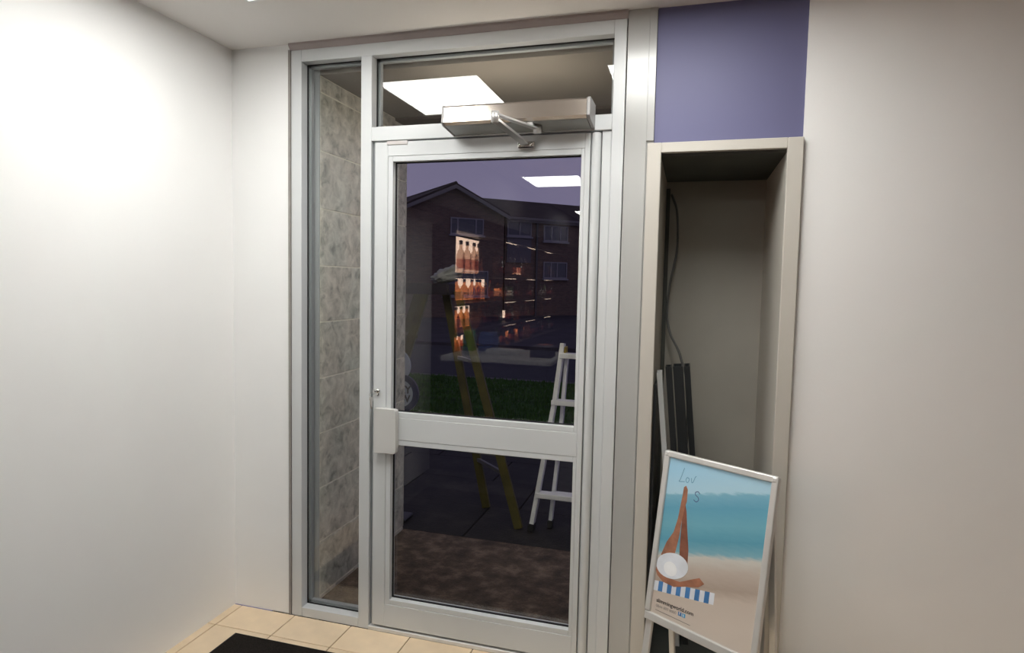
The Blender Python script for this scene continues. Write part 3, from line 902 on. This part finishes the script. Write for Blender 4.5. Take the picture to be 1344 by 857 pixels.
g = ground('road', [10.35, 14, 17.5], [-.58, -.53, -.58], A(mat('dark_asphalt', (.025, .025, .032), .8, 0, .3, .2, 6, .3, 80)))
tag(g, 'dark asphalt road beyond the verge', 'road', kind='structure')
g = ground('far_ground', [17.5, 17.52, 24, 90], [-.60, -.48, -.3, .1], A(mat('far_paving', (.06, .055, .06), .9, 0, .2, .2, 1)), -90, 60)
tag(g, 'dark open ground in front of the brick houses', 'ground', kind='structure')
gv, gf = [], []
for i in range(14000):
    y = 4.35 + 5.8 * random.random() ** 1.3
    x = random.uniform(-6.5, 3.5)
    z = -.01 if y < 4.3 else (-.02 * (y - 4.3) / 1.2 - .01 if y < 5.5 else (-.03 - .085 * (y - 5.5) if y < 7.5 else -.2 - .0963 * (y - 7.5)))
    h = random.uniform(.03, .08); a = random.uniform(0, 6.28); w_ = .006 + .001 * y
    lx, ly = random.uniform(-.02, .02), random.uniform(-.02, .02)
    n0 = len(gv)
    gv += [(x - w_ * math.cos(a), y - w_ * math.sin(a), z), (x + w_ * math.cos(a), y + w_ * math.sin(a), z), (x + lx, y + ly, z + h)]
    gf.append((n0, n0 + 1, n0 + 2))
me = bpy.data.meshes.new('grass'); me.from_pydata(gv, [], gf)
g = link('grass', me, A(mat('grass_blade', (.05, .12, .018), .8, 0, .2, .4, 2)))
tag(g, 'short green grass on the verge outside', 'grass', kind='stuff')

# ------------------------------------------------------------------ round advertising discs outside by the wall end
ds = empty('disc_sign', (-.007, 1.16, .0305))
tag(ds, 'round navy and white disc sign on a post outside the porch wall', 'sign')
NAVY = A(mat('navy_sign_paint', (.010, .014, .045), .4)); DISC = A(mat('pale_disc_face', (.33, .36, .42), .5))
def disc(name, cx, cz, r, y0, y1, m, par):
    bm = bmesh.new()
    bmesh.ops.create_cone(bm, cap_ends=True, segments=40, radius1=r, radius2=r, depth=abs(y1 - y0), matrix=Matrix.Translation((cx, (y0 + y1) / 2, cz)) @ Matrix.Rotation(math.pi / 2, 4, 'X'))
    return from_bm(name, bm, m, par)
dk = disc('disc', .0, .818 - .03, .118, -.02, 0, NAVY, ds)
fc = disc('disc_face', .0, .818 - .03, .083, -.0212, -.02, DISC, dk)
for s_, zz in (('RY', .823 - .03), ('W', .768 - .03)):
    tx = text_mesh(s_, .062, INK, 'lettering', dk, align='RIGHT', bold=.002)
    tx.rotation_euler = (math.pi / 2, 0, 0); tx.location = (.070 if s_ == 'RY' else .066, -.0222, zz)
dk2 = disc('disc', -.046, .985 - .03, .105, -.012, .006, DISC, ds)
tube('post', [(-.02, .02, 0), (-.02, .02, 1.02)], .018, NAVY, ds)
box('base', -.09, .05, -.05, .09, 0, .02, BLK, ds, .006)

# ------------------------------------------------------------------ ladders outside; the yellow one is a reflection built solid
def ladder_leg(par, p, q, w_, d_, m, side): return bar('stile', p, q, w_, d_, m, par, side=side, bev=.002)
WALU = A(mat('bright_ladder_aluminium', (.93, .93, .90), .40, .1, .6, .05, 25)); RUB = A(mat('black_rubber_foot', (.012, .012, .012), .8))
al = empty('aluminium_stepladder', (1.13, 1.30, .030))
tag(al, 'bright aluminium stepladder with black feet outside right of the door', 'ladder')
yo = -.04
def alp(x, y, z): return Vector((x - 1.13, y - 1.30, z - .030))
cx = 1.13
fl_, ft = .325, .183                 # half widths: flared front section
Hh = 1.15
for s in (-1, 1):
    pts = [(cx + s * fl_, 1.255, .075), (cx + s * .247, 1.285, .60), (cx + s * .215, 1.305, .82), (cx + s * ft, 1.335, Hh)]
    for a, b_ in zip(pts, pts[1:]): ladder_leg(al, alp(*a), alp(*b_), .026, .055, WALU, (1, 0, 0))
    foot = bar('rubber_foot', alp(cx + s * (fl_ + .006), 1.252, .031), alp(cx + s * fl_, 1.255, .078), .038, .065, RUB, al, side=(1, 0, 0), bev=.004)
    p2 = [(cx + s * .232, 1.345, .075), (cx + s * .19, 1.362, .58), (cx + s * .165, 1.380, Hh - .06)]
    for a, b_ in zip(p2, p2[1:]): ladder_leg(al, alp(*a), alp(*b_), .022, .04, WALU, (1, 0, 0))
    bar('rubber_foot', alp(cx + s * .234, 1.343, .031), alp(cx + s * .232, 1.345, .078), .03, .05, RUB, al, side=(1, 0, 0), bev=.003)
def half_w(z): return fl_ + (.183 - fl_) * (z - .075) / (Hh - .075) * 1.0
for z in (.255, .53, .805, 1.08):
    hw = half_w(z) + .004
    yy = 1.255 + (z - .075) * .074
    bar('rung', alp(cx - hw, yy - .012, z), alp(cx + hw, yy - .012, z), .030, .065, WALU, al, side=(0, 0, 1), bev=.003)
bar('rear_brace', alp(cx - .23, 1.345, .245), alp(cx + .23, 1.345, .245), .02, .015, WALU, al, side=(0, 0, 1))
box('hinge_block', cx - .195 - 1.13, cx - .165 - 1.13, .02, .095, 1.045, 1.10, A(mat('yellow_hinge_plastic', (.45, .33, .03), .5)), al, .003)
box('hinge_block', cx + .165 - 1.13, cx + .195 - 1.13, .02, .095, 1.045, 1.10, MATS['yellow_hinge_plastic'], al, .003)

YEL = A(mat('reflection_dim_yellow', (.072, .060, .010), .55, 0, .4, .25, 12)); DGR = A(mat('dark_maroon_plastic_top', (.030, .022, .026), .5, 0, .4))  # yellow darkened to the dimness of a reflection in the glass
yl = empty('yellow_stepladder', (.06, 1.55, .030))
tag(yl, 'yellow stepladder with dark top, a dim reflection built solid outside', 'ladder')
tops = {1: [(.245, 1.44), (.085, 1.64)], -1: [(.03, 1.44), (-.10, 1.64)]}
feet = {1: [(.722, 1.262), (.430, 1.545)], -1: [(-.40, 1.42), (-.60, 1.70)]}
def ylp(x, y, z): return Vector((x - .06, y - 1.55, z - .030))
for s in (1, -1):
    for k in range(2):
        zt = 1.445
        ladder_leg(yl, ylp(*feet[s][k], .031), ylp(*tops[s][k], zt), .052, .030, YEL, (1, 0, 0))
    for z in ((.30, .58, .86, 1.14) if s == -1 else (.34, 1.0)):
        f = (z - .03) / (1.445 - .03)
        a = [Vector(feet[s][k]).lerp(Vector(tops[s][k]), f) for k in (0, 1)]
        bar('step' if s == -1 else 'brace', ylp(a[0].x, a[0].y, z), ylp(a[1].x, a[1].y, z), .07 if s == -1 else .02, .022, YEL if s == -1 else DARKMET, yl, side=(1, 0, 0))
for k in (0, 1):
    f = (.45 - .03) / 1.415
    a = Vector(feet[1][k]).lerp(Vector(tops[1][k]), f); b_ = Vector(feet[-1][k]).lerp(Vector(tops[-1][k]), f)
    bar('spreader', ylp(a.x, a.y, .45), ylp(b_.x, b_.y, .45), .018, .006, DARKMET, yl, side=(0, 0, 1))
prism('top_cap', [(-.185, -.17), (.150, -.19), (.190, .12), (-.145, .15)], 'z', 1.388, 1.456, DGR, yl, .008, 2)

# crumpled bag on the ladder top, its white greyed like a dim reflection
bm = bmesh.new()
bmesh.ops.create_icosphere(bm, subdivisions=4, radius=1.0)
from mathutils import noise as mn
for v in bm.verts:
    n_ = mn.noise(v.co * 2.1 + Vector((3, 1, 7))) * .35 + mn.noise(v.co * 5.0) * .22 + abs(mn.noise(v.co * 9)) * .10
    c = v.co * (1 + n_)
    v.co = Vector((c.x * .095 + .02 + c.z * .02, c.y * .085, max(c.z * .055 + .050 + c.x * .018, 0)))
bg = from_bm('crumpled_bag', bm, A(mat('reflection_dim_white_bag', (.34, .34, .31), .5, 0, .5, .2, 20)), None, True)
bg.location = (.115, 1.53, 1.487)
tag(bg, 'crumpled pale plastic bag lying on top of the yellow stepladder', 'bag')

# ------------------------------------------------------------------ brick houses opposite
def brick_mat():
    m = bpy.data.materials.new('dusk_red_brick'); m.use_nodes = True
    N, L = nodes_of(m); b = N['Principled BSDF']; b.inputs['Roughness'].default_value = .9
    tc = N.new('ShaderNodeTexCoord'); mp = N.new('ShaderNodeMapping'); mp.inputs['Rotation'].default_value = (math.pi / 2, 0, 0)
    bt = N.new('ShaderNodeTexBrick'); bt.inputs['Scale'].default_value = 1.0
    bt.inputs['Brick Width'].default_value = .225; bt.inputs['Row Height'].default_value = .075; bt.inputs['Mortar Size'].default_value = .008
    bt.inputs['Color1'].default_value = (.20, .130, .095, 1); bt.inputs['Color2'].default_value = (.14, .095, .072, 1); bt.inputs['Mortar'].default_value = (.17, .15, .13, 1)
    L.new(tc.outputs['Object'], mp.inputs[0]); L.new(mp.outputs[0], bt.inputs['Vector']); L.new(bt.outputs[0], b.inputs['Base Color'])
    return m
BRK = A(brick_mat()); BRK2 = A(mat('grey_blue_cladding', (.15, .14, .15), .8)); ROOF = A(mat('dark_roof_tiles', (.055, .042, .038), .9, 0, .2, .15, 2, .4, 12)); WFR = A(mat('white_window_frame', (.30, .29, .30), .5)); WGL = A(mat('dark_window_glass', (.035, .04, .06), .08, 0, .8)); BARGE = A(mat('grey_bargeboard', (.20, .185, .18), .6)); CURT = A(mat('dull_curtain', (.20, .17, .17), .9))
TH = math.radians(43.48)
hs = empty('gabled_brick_house', (-7.75, 30.571, 0), TH)
tag(hs, 'brick house with front gable across the street at dusk', 'house')
GZ = -.35
prism('gable_wall', [(-5.74, GZ), (0, GZ), (0, 4.95), (-2.87, 6.25), (-5.74, 4.95)], 'y', 0, 8, BRK, hs)
def slope(name, x0, z0, x1, z1, y0, y1, th, m, par):
    return prism(name, [(x0, z0), (x1, z1), (x1, z1 + th), (x0, z0 + th)], 'y', y0, y1, m, par)
rz = 6.30
slope('roof_slope', -2.87, rz, .20, 4.91, -.25, 8, .14, ROOF, hs)
slope('roof_slope', -5.94, 4.91, -2.87, rz, -.25, 8, .14, ROOF, hs)
slope('bargeboard', -2.87, rz - .15, .20, 4.76, -.30, -.25, .19, BARGE, hs)
slope('bargeboard', -5.94, 4.76, -2.87, rz - .15, -.30, -.25, .19, BARGE, hs)
prism('ridge_tile', [(-2.97, rz + .11), (-2.87, rz + .20), (-2.77, rz + .11)], 'y', -.28, 8, ROOF, hs)
def window(par, x0, x1, z0, z1, muls, y=-.02):
    wd = empty('window', (x0, y, z0)); wd.parent = par
    bm = bmesh.new(); t = .06; W_, H_ = x1 - x0, z1 - z0
    for a, b_, c, d_ in ((0, t, 0, H_), (W_ - t, W_, 0, H_), (t, W_ - t, 0, t), (t, W_ - t, H_ - t, H_)): bbox(bm, a, b_, -.05, .015, c, d_)
    for mu in muls: bbox(bm, (mu - x0) - .035, (mu - x0) + .035, -.05, .015, t, H_ - t)
    from_bm('window_frame', bm, WFR, wd)
    edges = [x0 + t] + [v for mu in muls for v in (mu - .035, mu + .035)] + [x1 - t]
    for k in range(0, len(edges), 2):
        box('pane', edges[k] - x0, edges[k + 1] - x0, -.015, .012, t, H_ - t, WGL, wd)
    box('window_sill', -.06, W_ + .06, -.12, .015, -.09, -.005, WFR, wd)
    return wd
window(hs, -3.05, -1.21, 3.90, 4.74, [-2.66, -1.65])
window(hs, -3.4, -.9, .8, 2.1, [-2.5, -1.7])
tr = empty('terraced_brick_house', (-7.75, 30.571, 0), TH)
tag(tr, 'long brick terraced house right of the gable across the street', 'house')
box('front_wall', .25, 13, .35, 7.5, GZ, 4.98, BRK, tr)
prism('roof', [(.10, 4.90), (3.6, 6.33), (7.4, 4.90)], 'x', .22, 13.3, ROOF, tr)
box('gutter', .22, 13.3, .02, .12, 4.86, 4.98, BARGE, tr)
box('fascia', .22, 13.3, .12, .16, 4.74, 4.92, BARGE, tr)
window(tr, .35, 1.82, 4.0, 4.78, [1.1], .33)
box('cladding_panel', .35, 1.82, .28, .345, 2.6, 3.90, BRK2, tr)
window(tr, 2.60, 4.15, 3.82, 4.68, [3.10, 3.65], .33)
window(tr, 2.62, 4.15, 1.80, 2.70, [3.1, 3.5], .33)
window(tr, 6.0, 7.6, 3.82, 4.68, [6.5, 7.1], .33)
box('downpipe', 2.12, 2.22, .24, .34, GZ, 4.86, DARKMET, tr)
bk = empty('rear_roof_house', (-14.8, 27.8, 0), TH)
tag(bk, 'darker brick house end beyond the left gable', 'house')
box('wall', -4, 1.2, 4, 11, GZ, 4.6, BRK, bk)
prism('roof', [(3.8, 4.5), (7.5, 6.1), (11.2, 4.5)], 'x', -4.2, 1.25, ROOF, bk)
